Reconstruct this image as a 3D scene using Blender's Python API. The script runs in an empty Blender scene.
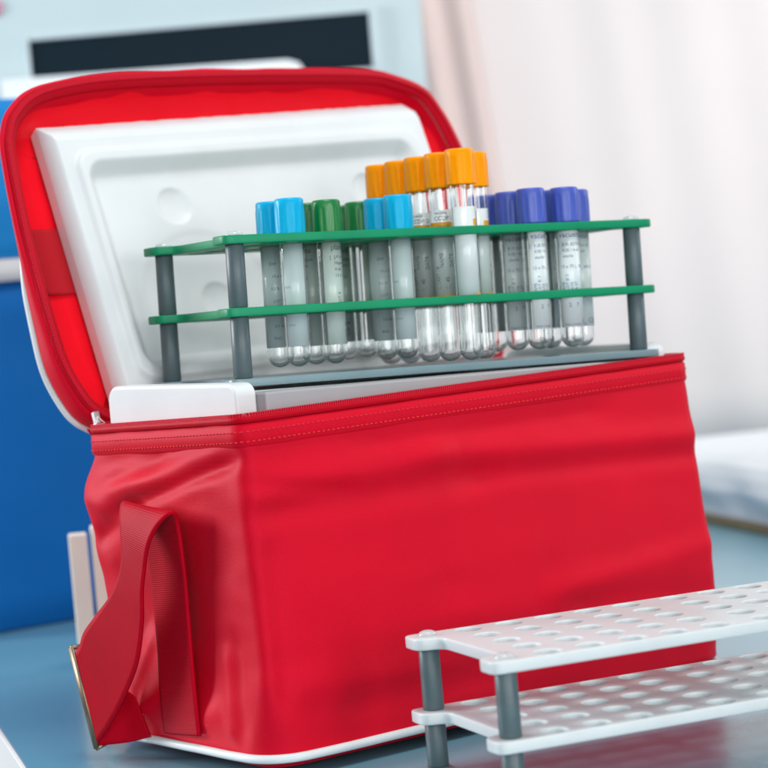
import bpy, bmesh, math, random
from mathutils import Vector, Matrix, Euler, noise

random.seed(7)
S = 0.001                      # everything below is in millimetres
scene = bpy.context.scene
col = scene.collection
R = math.radians

# ------------------------------------------------------------------ camera
CAM_H = 230.0
cd = bpy.data.cameras.new('camera')
cam = bpy.data.objects.new('camera', cd)
col.objects.link(cam)
cam.location = (0, 0, CAM_H * S)
cam.matrix_world = (Matrix.Translation((0, 0, CAM_H * S)) @ Matrix.Rotation(R(90) - 0.0517, 4, 'X')
                    @ Matrix.Rotation(-0.0852, 4, 'Z'))
cd.sensor_width = 36
cd.lens = 2305.96 / 768 * 36
cd.clip_start = 0.05
cd.clip_end = 50
cd.dof.use_dof = True
cd.dof.focus_distance = 1.085
cd.dof.aperture_fstop = 10.5
scene.camera = cam

# ------------------------------------------------------------------ world, lamps, exposure
w = bpy.data.worlds.new('World')
scene.world = w
w.use_nodes = True
bg = w.node_tree.nodes['Background']
bg.inputs[0].default_value = (0.80, 0.92, 1.0, 1)
bg.inputs[1].default_value = 0.40


def area(name, loc, target, size, power, color=(1, 1, 1), size_y=None, spread=180):
    ld = bpy.data.lights.new(name, 'AREA')
    ld.energy = power
    ld.color = color
    ld.size = size
    ld.spread = R(spread)
    if size_y:
        ld.shape = 'RECTANGLE'
        ld.size_y = size_y
    o = bpy.data.objects.new(name, ld)
    col.objects.link(o)
    o.location = loc
    d = Vector(target) - Vector(loc)
    o.rotation_euler = d.to_track_quat('-Z', 'Y').to_euler()
    return o


area('window_lamp', (-1.72, 1.52, 0.62), (0, 1.15, 0.12), 0.5, 28, (0.97, 0.98, 1.0), 0.6)
area('overhead_softbox', (0.2, 0.8, 1.8), (0.05, 1.15, 0.1), 0.7, 17, (1, 0.99, 0.97), 0.5)
area('front_softbox', (1.1, -0.45, 0.4), (0.05, 1.15, 0.15), 0.7, 11, (1, 0.985, 0.97), 0.6)
area('camera_side_fill', (0.0, -0.9, 0.5), (0.0, 1.15, 0.2), 1.4, 14, (1, 0.985, 0.97), 0.7)  # added fill from behind the camera, lifts the rear tubes
area('curtain_fill', (1.25, 1.65, 0.62), (0.35, 2.5, 0.2), 0.8, 8.6, (1, 0.945, 0.92), 0.8)  # unseen light added only to brighten the curtains

scene.view_settings.view_transform = 'Standard'
scene.view_settings.look = 'None'
scene.view_settings.exposure = 0
scene.view_settings.gamma = 1
scene.cycles.use_denoising = True
scene.cycles.max_bounces = 20
scene.cycles.transmission_bounces = 20
scene.cycles.transparent_max_bounces = 20
scene.cycles.glossy_bounces = 8
scene.cycles.diffuse_bounces = 5
scene.cycles.sample_clamp_indirect = 6
scene.cycles.blur_glossy = 0.3


# ------------------------------------------------------------------ materials
def mat(name, color, rough=0.5, spec=0.5, bump=None, var=None, sheen=0, tint=None, coat=0, sss=0, sss_r=(1, 1, 1), **kw):
    m = bpy.data.materials.new(name)
    m.use_nodes = True
    nt = m.node_tree
    b = nt.nodes['Principled BSDF']
    b.inputs['Base Color'].default_value = (*color, 1)
    b.inputs['Roughness'].default_value = rough
    b.inputs['Specular IOR Level'].default_value = spec
    if sheen:
        b.inputs['Sheen Weight'].default_value = sheen
        b.inputs['Sheen Roughness'].default_value = 0.45
        b.inputs['Sheen Tint'].default_value = (1, 0.45, 0.62, 1)
    if tint:
        b.inputs['Specular Tint'].default_value = (*tint, 1)
    if coat:
        b.inputs['Coat Weight'].default_value = coat
        b.inputs['Coat Roughness'].default_value = 0.14
    if sss:
        b.inputs['Subsurface Weight'].default_value = sss
        b.inputs['Subsurface Radius'].default_value = sss_r
        b.inputs['Subsurface Scale'].default_value = 0.004
    for k, v in kw.items():
        b.inputs[k.replace('_', ' ')].default_value = v
    tc = nt.nodes.new('ShaderNodeTexCoord')
    if var:                                # (scale, amount) soft colour mottling
        n = nt.nodes.new('ShaderNodeTexNoise')
        n.inputs['Scale'].default_value = var[0]
        n.inputs['Detail'].default_value = 5
        nt.links.new(tc.outputs['Object'], n.inputs['Vector'])
        mr = nt.nodes.new('ShaderNodeMapRange')
        mr.inputs['From Min'].default_value = 0.3
        mr.inputs['From Max'].default_value = 0.7
        mr.inputs['To Min'].default_value = 1 - var[1]
        mr.inputs['To Max'].default_value = 1 + var[1]
        nt.links.new(n.outputs['Fac'], mr.inputs['Value'])
        mx = nt.nodes.new('ShaderNodeMix')
        mx.data_type = 'RGBA'
        mx.blend_type = 'MULTIPLY'
        mx.inputs[0].default_value = 1
        mx.inputs[6].default_value = (*color, 1)
        nt.links.new(mr.outputs['Result'], mx.inputs[7])
        nt.links.new(mx.outputs[2], b.inputs['Base Color'])
    if bump:                               # list of (kind, scale, strength, distance)
        prev = None
        for kind, sc, st, dist in bump:
            if kind == 'noise':
                t = nt.nodes.new('ShaderNodeTexNoise')
                t.inputs['Scale'].default_value = sc
                t.inputs['Detail'].default_value = 4
                out = t.outputs['Fac']
                nt.links.new(tc.outputs['Object'], t.inputs['Vector'])
            elif kind == 'weave':
                out = None
                for ax in ('X', 'Y', 'Z'):
                    t = nt.nodes.new('ShaderNodeTexWave')
                    t.wave_type = 'BANDS'
                    t.bands_direction = ax
                    t.inputs['Scale'].default_value = sc
                    t.inputs['Distortion'].default_value = 0.6
                    nt.links.new(tc.outputs['Object'], t.inputs['Vector'])
                    if out is None:
                        out = t.outputs['Fac']
                    else:
                        a = nt.nodes.new('ShaderNodeMath')
                        a.operation = 'ADD'
                        nt.links.new(out, a.inputs[0])
                        nt.links.new(t.outputs['Fac'], a.inputs[1])
                        out = a.outputs[0]
            bp = nt.nodes.new('ShaderNodeBump')
            bp.inputs['Strength'].default_value = st
            bp.inputs['Distance'].default_value = dist * S
            nt.links.new(out, bp.inputs['Height'])
            if prev:
                nt.links.new(prev.outputs['Normal'], bp.inputs['Normal'])
            prev = bp
        nt.links.new(prev.outputs['Normal'], b.inputs['Normal'])
    return m


M = {}
M['red'] = mat('red_nylon', (0.60, 0.0005, 0.014), 0.60, 0.45, [('noise', 60, 0.10, 1.2), ('noise', 1000, 0.45, 0.18), ('weave', 380, 0.07, 0.12)], (14, 0.06), tint=(1, 0.22, 0.38))
M['red_inner'] = mat('red_lining', (0.80, 0.004, 0.014), 0.5, 0.3, [('noise', 45, 0.25, 2.0)], (10, 0.05), tint=(1, 0.25, 0.35))
M['red_tape'] = mat('red_zip_tape', (0.46, 0.001, 0.010), 0.55, 0.25, [('weave', 500, 0.2, 0.2)], tint=(1, 0.2, 0.35))
M['red_zip'] = mat('red_zip_teeth', (0.60, 0.012, 0.03), 0.35, 0.4, tint=(1, 0.35, 0.45))
M['red_dark'] = mat('dark_red_strip', (0.42, 0.004, 0.012), 0.6, 0.25)
M['stitch'] = mat('orange_red_thread', (0.72, 0.022, 0.016), 0.6)
M['stitch_pink'] = mat('pink_thread', (0.60, 0.018, 0.03), 0.6)
M['piping'] = mat('white_piping', (0.68, 0.72, 0.73), 0.4, 0.4, None, (30, 0.05))
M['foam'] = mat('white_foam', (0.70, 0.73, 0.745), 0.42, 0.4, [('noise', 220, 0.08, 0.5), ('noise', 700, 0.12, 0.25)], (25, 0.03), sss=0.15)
M['foam_shade'] = mat('shaded_foam_wall', (0.36, 0.36, 0.375), 0.5, 0.4, None, (20, 0.04))  # white foam greyed to stand in for shade below the rack
M['metal'] = mat('buckle_metal', (0.30, 0.22, 0.15), 0.45, 0.5, Metallic=1.0)
M['steel'] = mat('zip_pull_metal', (0.8, 0.8, 0.8), 0.3, 0.5, Metallic=1.0)
M['green'] = mat('green_plastic', (0.001, 0.25, 0.11), 0.42, 0.28, [('noise', 300, 0.08, 0.3)], (40, 0.08))
M['post'] = mat('grey_post_plastic', (0.085, 0.122, 0.134), 0.42, 0.5, [('noise', 350, 0.1, 0.3)], (60, 0.10))
M['basegrey'] = mat('grey_green_base_plastic', (0.17, 0.26, 0.29), 0.3, 0.5, [('noise', 300, 0.06, 0.3)], (40, 0.06))
M['white_pl'] = mat('white_plastic', (0.62, 0.66, 0.67), 0.38, 0.45, [('noise', 260, 0.05, 0.3)], (35, 0.03), sss=0.1)
M['screw'] = mat('clear_screw', (0.80, 0.86, 0.88), 0.12, 0.6, Transmission_Weight=0.5)
M['capblue'] = mat('light_blue_cap', (0.002, 0.42, 0.74), 0.33, 0.4, None, (90, 0.05), tint=(0.4, 0.8, 1))
M['capgreen'] = mat('green_cap', (0.003, 0.20, 0.04), 0.33, 0.5, None, (90, 0.06))
M['caporange'] = mat('orange_cap', (1.0, 0.32, 0.001), 0.33, 0.4, None, (90, 0.04), tint=(1, 0.6, 0.2))
M['cappurple'] = mat('violet_blue_cap', (0.055, 0.098, 0.47), 0.38, 0.5, None, (90, 0.06), sss=0.1)
M['label_white'] = mat('label_film_white', (0.84, 0.91, 0.91), 0.5, 0.35, None, (60, 0.05), coat=0.8)
M['label_teal'] = mat('label_film_green', (0.74, 0.85, 0.80), 0.5, 0.35, None, (60, 0.08), coat=0.8)
M['label_frost'] = mat('label_film_frosted', (0.74, 0.86, 0.87), 0.5, 0.35, None, (50, 0.06), coat=0.8)
M['label_orange'] = mat('label_orange_band', (0.85, 0.36, 0.012), 0.5)
M['ink_blue'] = mat('blue_ink', (0.02, 0.05, 0.22), 0.5)
M['ink_dark'] = mat('dark_ink', (0.02, 0.03, 0.03), 0.5)
M['ink_teal'] = mat('teal_ink', (0.01, 0.10, 0.16), 0.5)
M['bluefab'] = mat('blue_nylon', (0.002, 0.125, 0.42), 0.55, 0.15, [('noise', 30, 0.3, 3.0), ('weave', 400, 0.1, 0.25)], (8, 0.05))
M['bluelid'] = mat('blue_nylon_lid', (0.004, 0.23, 0.60), 0.5, 0.3, [('noise', 30, 0.3, 3.0)], (8, 0.05))
M['beige'] = mat('beige_wood', (0.80, 0.79, 0.70), 0.5, 0.4, None, (30, 0.05))
M['device'] = mat('pale_device_plastic', (0.48, 0.585, 0.605), 0.4, 0.4, None, (6, 0.03))
M['bezel'] = mat('white_bezel', (0.80, 0.84, 0.85), 0.35, 0.4)
M['frame'] = mat('screen_surround', (0.50, 0.60, 0.63), 0.4, 0.4)
M['screen'] = mat('dark_screen_glass', (0.004, 0.013, 0.021), 0.4, 0.08)
M['badge'] = mat('badge_pink', (0.70, 0.22, 0.30), 0.5)
M['badge_in'] = mat('badge_blue', (0.20, 0.30, 0.62), 0.5)
M['curtain'] = mat('white_curtain', (0.80, 0.745, 0.74), 0.8, 0.1, None, (5, 0.02))
M['curtain_pink'] = mat('pinkish_curtain', (0.74, 0.60, 0.575), 0.8, 0.1, None, (7, 0.05))
M['hem'] = mat('pink_hem', (0.78, 0.55, 0.56), 0.8, 0.1)
M['sheet'] = mat('white_sheet_cloth', (0.80, 0.83, 0.86), 0.8, 0.1, [('noise', 12, 0.3, 8.0)])
M['brown'] = mat('brown_wood_board', (0.24, 0.16, 0.06), 0.5, 0.4, None, (30, 0.12))
M['paper'] = mat('white_paper', (0.82, 0.84, 0.86), 0.6, 0.2)
M['table'] = mat('grey_blue_laminate', (0.145, 0.345, 0.435), 0.30, 0.5, [('noise', 90, 0.02, 0.4)], (4, 0.05), coat=0.5)
M['edge'] = mat('white_edge_band', (0.78, 0.80, 0.80), 0.4, 0.4)
M['floor'] = mat('grey_floor', (0.22, 0.27, 0.30), 0.5, 0.4, None, (3, 0.06))
M['wall'] = mat('pale_wall', (0.72, 0.74, 0.76), 0.8, 0.2, None, (3, 0.03))

g = bpy.data.materials.new('tube_glass')
g.use_nodes = True
gb = g.node_tree.nodes['Principled BSDF']
gb.inputs['Base Color'].default_value = (0.97, 0.99, 0.99, 1)
gb.inputs['Roughness'].default_value = 0.0
gb.inputs['IOR'].default_value = 1.45
gb.inputs['Transmission Weight'].default_value = 1.0
M['glass'] = g

nt_ = M['table'].node_tree
tn_ = nt_.nodes.new('ShaderNodeTexNoise'); tn_.inputs['Scale'].default_value = 9; tn_.inputs['Detail'].default_value = 8
tm_ = nt_.nodes.new('ShaderNodeMapRange')
tm_.inputs['From Min'].default_value = 0.35; tm_.inputs['From Max'].default_value = 0.7
tm_.inputs['To Min'].default_value = 0.10; tm_.inputs['To Max'].default_value = 0.30
nt_.links.new(tn_.outputs['Fac'], tm_.inputs['Value'])
nt_.links.new(tm_.outputs['Result'], nt_.nodes['Principled BSDF'].inputs['Coat Roughness'])
for k_ in ('label_white', 'label_teal', 'label_frost'):
    nt_ = M[k_].node_tree
    out_ = nt_.nodes['Material Output']
    pb_ = nt_.nodes['Principled BSDF']
    tr_ = nt_.nodes.new('ShaderNodeBsdfTranslucent')
    tr_.inputs['Color'].default_value = (0.80, 0.92, 0.92, 1)
    mx_ = nt_.nodes.new('ShaderNodeMixShader')
    mx_.inputs[0].default_value = 0.25
    nt_.links.new(pb_.outputs[0], mx_.inputs[1])
    nt_.links.new(tr_.outputs[0], mx_.inputs[2])
    nt_.links.new(mx_.outputs[0], out_.inputs['Surface'])


# ------------------------------------------------------------------ mesh helpers (mm in, m out)
class MB:
    def __init__(s):
        s.v, s.f, s.sm = [], [], []

    def add(s, verts, faces, smooth=True):
        o = len(s.v)
        s.v += [tuple(p) for p in verts]
        s.f += [tuple(i + o for i in f) for f in faces]
        s.sm += [smooth] * len(faces)

    def box(s, x0, x1, y0, y1, z0, z1, T=None):
        P = [(x, y, z) for x in (x0, x1) for y in (y0, y1) for z in (z0, z1)]
        if T:
            P = [T @ Vector(p) for p in P]
        s.add(P, [(0, 1, 3, 2), (4, 6, 7, 5), (0, 4, 5, 1), (2, 3, 7, 6), (0, 2, 6, 4), (1, 5, 7, 3)], False)

    def lathe(s, prof, n=40, c=(0, 0), close=False):
        """prof = [(r, z)...]; ends with r = 0 become poles"""
        vs, fs, rings = [], [], []
        for r, z in prof:
            if r < 1e-6:
                rings.append([len(vs)])
                vs.append((c[0], c[1], z))
            else:
                rings.append(list(range(len(vs), len(vs) + n)))
                vs += [(c[0] + r * math.cos(2 * math.pi * k / n), c[1] + r * math.sin(2 * math.pi * k / n), z) for k in range(n)]
        m = len(rings)
        for i in range(m if close else m - 1):
            a, b = rings[i], rings[(i + 1) % m]
            for k in range(n):
                k2 = (k + 1) % n
                if len(a) == 1 and len(b) == 1:
                    continue
                if len(a) == 1:
                    fs.append((a[0], b[k2], b[k]))
                elif len(b) == 1:
                    fs.append((a[k], a[k2], b[0]))
                else:
                    fs.append((a[k], a[k2], b[k2], b[k]))
        s.add(vs, fs)

    def sweep(s, path, radius, n=8, closed=False, flat=None):
        """tube of circular (or, with flat=(a,b), elliptic) profile along path"""
        P = [Vector(p) for p in path]
        m = len(P)
        vs, fs = [], []
        up = None
        for i in range(m):
            if closed:
                t = (P[(i + 1) % m] - P[i - 1]).normalized()
            else:
                t = (P[min(i + 1, m - 1)] - P[max(i - 1, 0)]).normalized()
            if up is None:
                up = Vector((0, 0, 1)) if abs(t.z) < 0.9 else Vector((0, 1, 0))
            a = t.cross(up).normalized()
            b = a.cross(t).normalized()
            up = b
            for k in range(n):
                q = 2 * math.pi * k / n
                ra, rb = (radius, radius) if not flat else flat
                vs.append(P[i] + a * math.cos(q) * ra + b * math.sin(q) * rb)
        for i in range(m if closed else m - 1):
            j = (i + 1) % m
            for k in range(n):
                k2 = (k + 1) % n
                fs.append((i * n + k, i * n + k2, j * n + k2, j * n + k))
        if not closed:
            fs.append(tuple(range(n))[::-1])
            fs.append(tuple((m - 1) * n + k for k in range(n)))
        s.add(vs, fs)

    def grid(s, rows, closed_u=False, smooth=True, flip=False):
        """rows = list of equally long vertex rows"""
        h, wd = len(rows), len(rows[0])
        vs = [p for r in rows for p in r]
        fs = []
        for i in range(h - 1):
            for k in range(wd if closed_u else wd - 1):
                k2 = (k + 1) % wd
                f = (i * wd + k, i * wd + k2, (i + 1) * wd + k2, (i + 1) * wd + k)
                fs.append(f[::-1] if flip else f)
        s.add(vs, fs, smooth)

    def build(s, name, material, parent=None, bevel=0, solid=0, segs=2, fixn=True):
        me = bpy.data.meshes.new(name)
        me.from_pydata([(x * S, y * S, z * S) for x, y, z in s.v], [], s.f)
        me.polygons.foreach_set('use_smooth', s.sm)
        if fixn:
            bm = bmesh.new()
            bm.from_mesh(me)
            bmesh.ops.recalc_face_normals(bm, faces=bm.faces)
            bm.to_mesh(me)
            bm.free()
        me.materials.append(material)
        o = bpy.data.objects.new(name, me)
        col.objects.link(o)
        if parent:
            o.parent = parent
        if bevel:
            b = o.modifiers.new('bevel', 'BEVEL')
            b.width = bevel * S
            b.segments = segs
            b.limit_method = 'ANGLE'
            b.angle_limit = R(40)
            me.polygons.foreach_set('use_smooth', [True] * len(me.polygons))
            b.harden_normals = True
        if solid:
            b = o.modifiers.new('solid', 'SOLIDIFY')
            b.thickness = solid * S
            b.offset = 0
        return o


def empty(name, loc=(0, 0, 0), rot=None, label=None, cat=None, group=None):
    o = bpy.data.objects.new(name, None)
    o.empty_display_size = 0.02
    col.objects.link(o)
    o.location = Vector(loc) * S
    if rot is not None:
        o.rotation_euler = rot
    if label:
        tag(o, label, cat, group)
    return o


def tag(o, label, cat, group=None):
    o['label'] = label
    o['category'] = cat
    if group:
        o['group'] = group
    return o


def structure(o):
    o['kind'] = 'structure'
    return o


def rr(x0, x1, y0, y1, rad, n=8):
    """rounded rectangle outline, counter-clockwise from the lower right; rad may be four radii (br, tr, tl, bl)"""
    if not isinstance(rad, (tuple, list)):
        rad = (rad,) * 4
    out = []
    cs = [(x1, y0, -90, -1, 1), (x1, y1, 0, -1, -1), (x0, y1, 90, 1, -1), (x0, y0, 180, 1, 1)]
    for (x, y, a0, sx, sy), r in zip(cs, rad):
        for k in range(n + 1):
            a = R(a0 + 90 * k / n)
            out.append((x + sx * r + r * math.cos(a), y + sy * r + r * math.sin(a)))
    return out


def resample(pts, n, closed=True):
    P = [Vector(p) for p in pts]
    if closed:
        P.append(P[0].copy())
    d = [0]
    for a, b in zip(P, P[1:]):
        d.append(d[-1] + (b - a).length)
    out, j = [], 0
    for k in range(n):
        t = d[-1] * k / (n if closed else n - 1)
        while j < len(P) - 2 and d[j + 1] < t:
            j += 1
        f = (t - d[j]) / max(1e-9, d[j + 1] - d[j])
        out.append(P[j].lerp(P[j + 1], min(1, max(0, f))))
    return out


def catmull(pts, sub):
    P = [Vector(p) for p in pts]
    out = []
    for i in range(len(P) - 1):
        a, b, c, d = P[max(i - 1, 0)], P[i], P[i + 1], P[min(i + 2, len(P) - 1)]
        for k in range(sub):
            t = k / sub
            out.append(0.5 * ((2 * b) + (c - a) * t + (2 * a - 5 * b + 4 * c - d) * t * t + (3 * b - a - 3 * c + d) * t ** 3))
    out.append(P[-1])
    return out


def curve_mesh(splines, depth, bevel):
    """flat outline(s) with holes -> bevelled plate mesh data, thickness = depth, centred on z = 0"""
    cu = bpy.data.curves.new('plate', 'CURVE')
    cu.dimensions = '2D'
    cu.fill_mode = 'BOTH'
    for sp in splines:
        q = cu.splines.new('POLY')
        q.points.add(len(sp) - 1)
        for k, p in enumerate(sp):
            q.points[k].co = (p[0] * S, p[1] * S, 0, 1)
        q.use_cyclic_u = True
    cu.extrude = (depth / 2 - bevel) * S
    cu.bevel_depth = bevel * S
    cu.bevel_resolution = 2
    cu.offset = -bevel * S
    o = bpy.data.objects.new('plate_curve', cu)
    col.objects.link(o)
    dg = bpy.context.evaluated_depsgraph_get()
    me = bpy.data.meshes.new_from_object(o.evaluated_get(dg))
    bpy.data.objects.remove(o)
    bpy.data.curves.remove(cu)
    return me


def text_verts(body, size, align='LEFT'):
    cu = bpy.data.curves.new('txt', 'FONT')
    cu.body = body
    cu.size = size * S
    cu.align_x = align
    cu.resolution_u = 2
    o = bpy.data.objects.new('txt', cu)
    col.objects.link(o)
    dg = bpy.context.evaluated_depsgraph_get()
    me = bpy.data.meshes.new_from_object(o.evaluated_get(dg))
    vs = [(v.co.x / S, v.co.y / S) for v in me.vertices]
    fs = [tuple(p.vertices) for p in me.polygons]
    bpy.data.objects.remove(o)
    bpy.data.curves.remove(cu)
    bpy.data.meshes.remove(me)
    return vs, fs


# ================================================================== SETTING: table, floor, wall
TD = Vector((0.27, -0.963, 0)).normalized()           # table side edges run along this, towards the camera
TN = Vector((0.963, 0.27, 0))                         # across the table
E0 = Vector((-218.6, 1212.5, 0))


def slab(a, b, s0, s1, z0, z1):
    """polygon between across-offsets a..b and along-offsets s0..s1 measured from E0 (s grows away from the camera)"""
    P = [E0 + TN * x - TD * y for x, y in ((a, s0), (b, s0), (b, s1), (a, s1))]
    m = MB()
    m.add([(p.x, p.y, z) for z in (z0, z1) for p in P],
          [(0, 1, 2, 3)[::-1], (4, 5, 6, 7), (0, 1, 5, 4), (1, 2, 6, 5), (2, 3, 7, 6), (3, 0, 4, 7)], False)
    return m


structure(slab(1.5, 1100, -1300, 1400, -26, 0).build('table', M['table'], bevel=1.0))
structure(slab(-1.0, 1.5, -1300, 1400, -26, 0.4).build('table_edge_band', M['edge'], bevel=0.6))
m = MB(); m.box(-6000, 6000, -3000, 4000, -760, -740)
structure(m.build('floor', M['floor']))
m = MB(); m.box(-6000, 6000, 2800, 2900, -740, 2400)
structure(m.build('wall', M['wall']))

# ================================================================== RED COOLER BAG
BAG_LOC, BAG_YAW = (-65.69, 1035.04, 0), R(37.868)
bag = empty('cooler_bag', BAG_LOC, (0, 0, BAG_YAW),
            'open red fabric cooler bag with white piping, its lid standing up', 'cooler bag')


def ss(a, b, x):
    t = max(0, min(1, (x - a) / (b - a)))
    return t * t * (3 - 2 * t)


def gauss(x, c, s):
    return math.exp(-((x - c) / s) ** 2)


def seg_dist(p, a, b):
    ax, ay = a; bx, by = b
    dx, dy = bx - ax, by - ay
    t = max(0, min(1, ((p[0] - ax) * dx + (p[1] - ay) * dy) / (dx * dx + dy * dy)))
    return math.hypot(p[0] - ax - t * dx, p[1] - ay - t * dy), t


END_CREASES = [                              # (from (v,z), to (v,z), depth, width) on the end panel
    ((128, 117), (4, 149), -3.6, 3.4), ((132, 126), (10, 155), 1.6, 4.0), ((136, 143), (50, 151), -1.3, 3.5), ((125, 135), (70, 147), -1.6, 3.0),
    ((144, 103), (92, 127), -3.2, 5.0), ((112, 134), (20, 137), 1.8, 6.0), ((128, 96), (104, 60), -1.8, 7.0),
    ((140, 128), (108, 114), 2.2, 6.0), ((122, 28), (102, 60), 1.8, 5.0), ((27, 70), (22, 12), -1.5, 5.0),
    ((36, 62), (30, 12), 1.4, 4.5), ((112, 22), (90, 34), 2.0, 5.0), ((60, 22), (40, 30), 1.0, 6.0)]
FRONT_CREASES = [                            # (from (u,z), to (u,z), depth, width) on the front panel
    ((-10, 131), (130, 137), 1.8, 8.0), ((90, 138), (310, 126), 2.0, 6.5),
    ((0, 121), (160, 124), -1.8, 7.0), ((120, 124), (310, 116), -1.6, 5.5), ((-12, 138), (70, 125), -1.3, 4.0), ((60, 146), (240, 146), -0.9, 4.0),
    ((165, 60), (312, 70), 1.5, 7.0), ((12, 40), (120, 36), 1.4, 9.0), ((40, 27), (150, 24), -1.4, 7.0),
    ((100, 74), (190, 70), -0.5, 10.0),
    ((14, 112), (12, 25), -1.2, 6.0), ((180, 52), (312, 43), -1.2, 7.0)]


def bag_footprint(z):
    """u0,u1,v0,v1,corner radius of the body at height z"""
    t = z / 162.0
    u0 = 1.5 + 3.5 * t
    u1 = 296 - 2.0 * t
    v0 = 0 + 8.0 * t
    v1 = 157 - 14.5 * t
    r = 7.5 + 13 * ss(45, 4, z)
    return u0, u1, v0, v1, r


def top_z(u, v):
    return 164.5 + 2.0 * u / 290 - 5.5 * max(0, v - 8) / 137 * ss(60, 0, u) - 3 * max(0, v - 8) / 137 * ss(0, 60, u)


NP = 620
LEV = [4, 5.5, 7.5, 9, 11] + [13 + 2.3 * k for k in range(61)] + [155.5, 158, 160, 162]


def bag_point(k, zl):
    u0, u1, v0, v1, r = bag_footprint(zl)
    ring = resample(rr(u0, u1, v0, v1, r, 10), NP)
    return ring


rings = []
for zl in LEV:
    ring = bag_point(0, zl)
    row = []
    nP = len(ring)
    for k, p in enumerate(ring):
        t = (ring[(k + 1) % nP] - ring[k - 1]).normalized()
        n = Vector((t.y, -t.x))
        u, v = p.x, p.y
        zz = zl / 162.0
        z = zl if zl < 20 else 20 + (zl - 20) / 142.0 * (top_z(u, v) - 20)
        env = ss(7, 22, zl) * ss(160, 147, zl)
        d = 0
        fe = max(0, -n.x) ** 2          # left end panel weight
        ff = max(0, -n.y) ** 2          # front panel weight
        # large shape: belly and pinches
        d += fe * (3.5 * gauss(z, 128, 16) - 5.0 * gauss(z, 66, 26) + 1.5 * gauss(z, 22, 12)) * gauss(v, 95, 60)
        d += ff * 2.5 * gauss(z, 60, 40) * gauss(u, 150, 90)
        for a, b, dep, wd in END_CREASES:
            q, tt = seg_dist((v, z), a, b)
            d += fe * dep * math.exp(-(q / wd) ** 2) * min(1, tt * (1 - tt) * 7)
        for a, b, dep, wd in FRONT_CREASES:
            q, tt = seg_dist((u, z), a, b)
            d += ff * 1.15 * dep * math.exp(-(q / wd) ** 2) * min(1, tt * (1 - tt) * 9)
        nz = noise.noise(Vector((u * 0.016, v * 0.022, z * 0.035))) * 1.5 + noise.noise(Vector((u * 0.05, v * 0.06, z * 0.09 + 7))) * 0.45
        d += nz * (0.4 + 0.4 * fe)
        d *= env
        # the rear of the left end: buckles out near the top, pinched below
        rear = max(0, n.y) * ss(60, 0, u)
        back = (9.5 * gauss(z, 127, 13) - 2.0 * gauss(z, 147, 6) + 2.0 * gauss(z, 100, 12) - 9 * gauss(z, 64, 24) - 8 * gauss(z, 25, 22)) * ss(40, 0, u) * ss(95, 150, v)
        if zl < 9:
            d -= (9 - zl) * 1.1
        row.append((u + n.x * d, v + n.y * d + back * env - 7 * (u / 290) * (1 - zz) * ss(150, 0, v), z))
    rings.append(row)
body = MB()
body.grid(rings, True)
# underside
body.add(rings[0], [tuple(range(NP))[::-1]], False)
# lining going back down inside
inner = []
for zl, ins in ((163, 1.0), (163.5, 2.4), (162, 3.2), (140, 4.0), (60, 5.0)):
    u0, u1, v0, v1, r = bag_footprint(162)
    ring = resample(rr(u0 + ins, u1 - ins, v0 + ins, v1 - ins, max(3, r - ins), 10), NP)
    inner.append([(p.x, p.y, zl + top_z(p.x, p.y) - 162) for p in ring])
body.grid([rings[-1]] + inner, True)
bo = body.build('body', M['red'], bag)

u0, u1, v0, v1, r = bag_footprint(162)
rim = [(p.x, p.y, top_z(p.x, p.y)) for p in resample(rr(u0, u1, v0, v1, r, 10), NP)]
# zip: welt, tape and teeth round the rim
m = MB()
m.sweep([(x, y, z + 0.6) for x, y, z in rim], 2.0, 10, True)
zipw = m.build('zipper', M['red_tape'], bag)
m = MB()
for k, p in enumerate(resample(rim, 640)):
    q = resample(rim, 640)[(k + 1) % 640] if False else None
    break
pts = resample(rim, 640)
for k, p in enumerate(pts):
    t = (pts[(k + 1) % 640] - pts[k - 1]).normalized()
    nrm = Vector((t.y, -t.x, 0))
    T = Matrix.Translation(p + Vector((0, 0, 2.5))) @ Matrix((t, nrm, Vector((0, 0, 1)))).transposed().to_4x4()
    m.box(-0.42, 0.42, -1.5, 1.7, -0.8, 0.9, T)
m.build('zip_teeth', M['red_zip'], zipw)
# tape band below the zip (slightly proud strip) and its two stitch rows
m = MB()
u0, u1, v0, v1, r = bag_footprint(158)
bandrows = []
for dz, off in ((-1.5, 0.6), (-2.5, 1.5), (-11.0, 1.6), (-12.2, 0.3)):
    ring = resample(rr(u0 - off, u1 + off, v0 - off, v1 + off, r + off, 10), NP)
    bandrows.append([(p.x, p.y, top_z(p.x, p.y) + dz + 0.4 * noise.noise(Vector((p.x * 0.05, p.y * 0.05, 0)))) for p in ring])
m.grid(bandrows, True, flip=True)
m.build('zip_band', M['red'], bag, fixn=False)
ring = resample(rr(u0 - 1.9, u1 + 1.9, v0 - 1.9, v1 + 1.9, r + 1.9, 10), 900)
for dz, mt, rr_ in ((-9.6, 'stitch', 0.27), (-5.0, 'stitch_pink', 0.22)):
    m = MB()
    for k in range(0, 900, 3):
        a = ring[k]
        b = a.lerp(ring[(k + 2) % 900], random.uniform(0.7, 0.95))
        m.sweep([(a.x, a.y, top_z(a.x, a.y) + dz + random.uniform(-0.18, 0.18)), ((a.x + b.x) / 2, (a.y + b.y) / 2, top_z(a.x, a.y) + dz + 0.1), (b.x, b.y, top_z(b.x, b.y) + dz)], rr_, 5)
    m.build('stitching', M[mt], bag)
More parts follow.
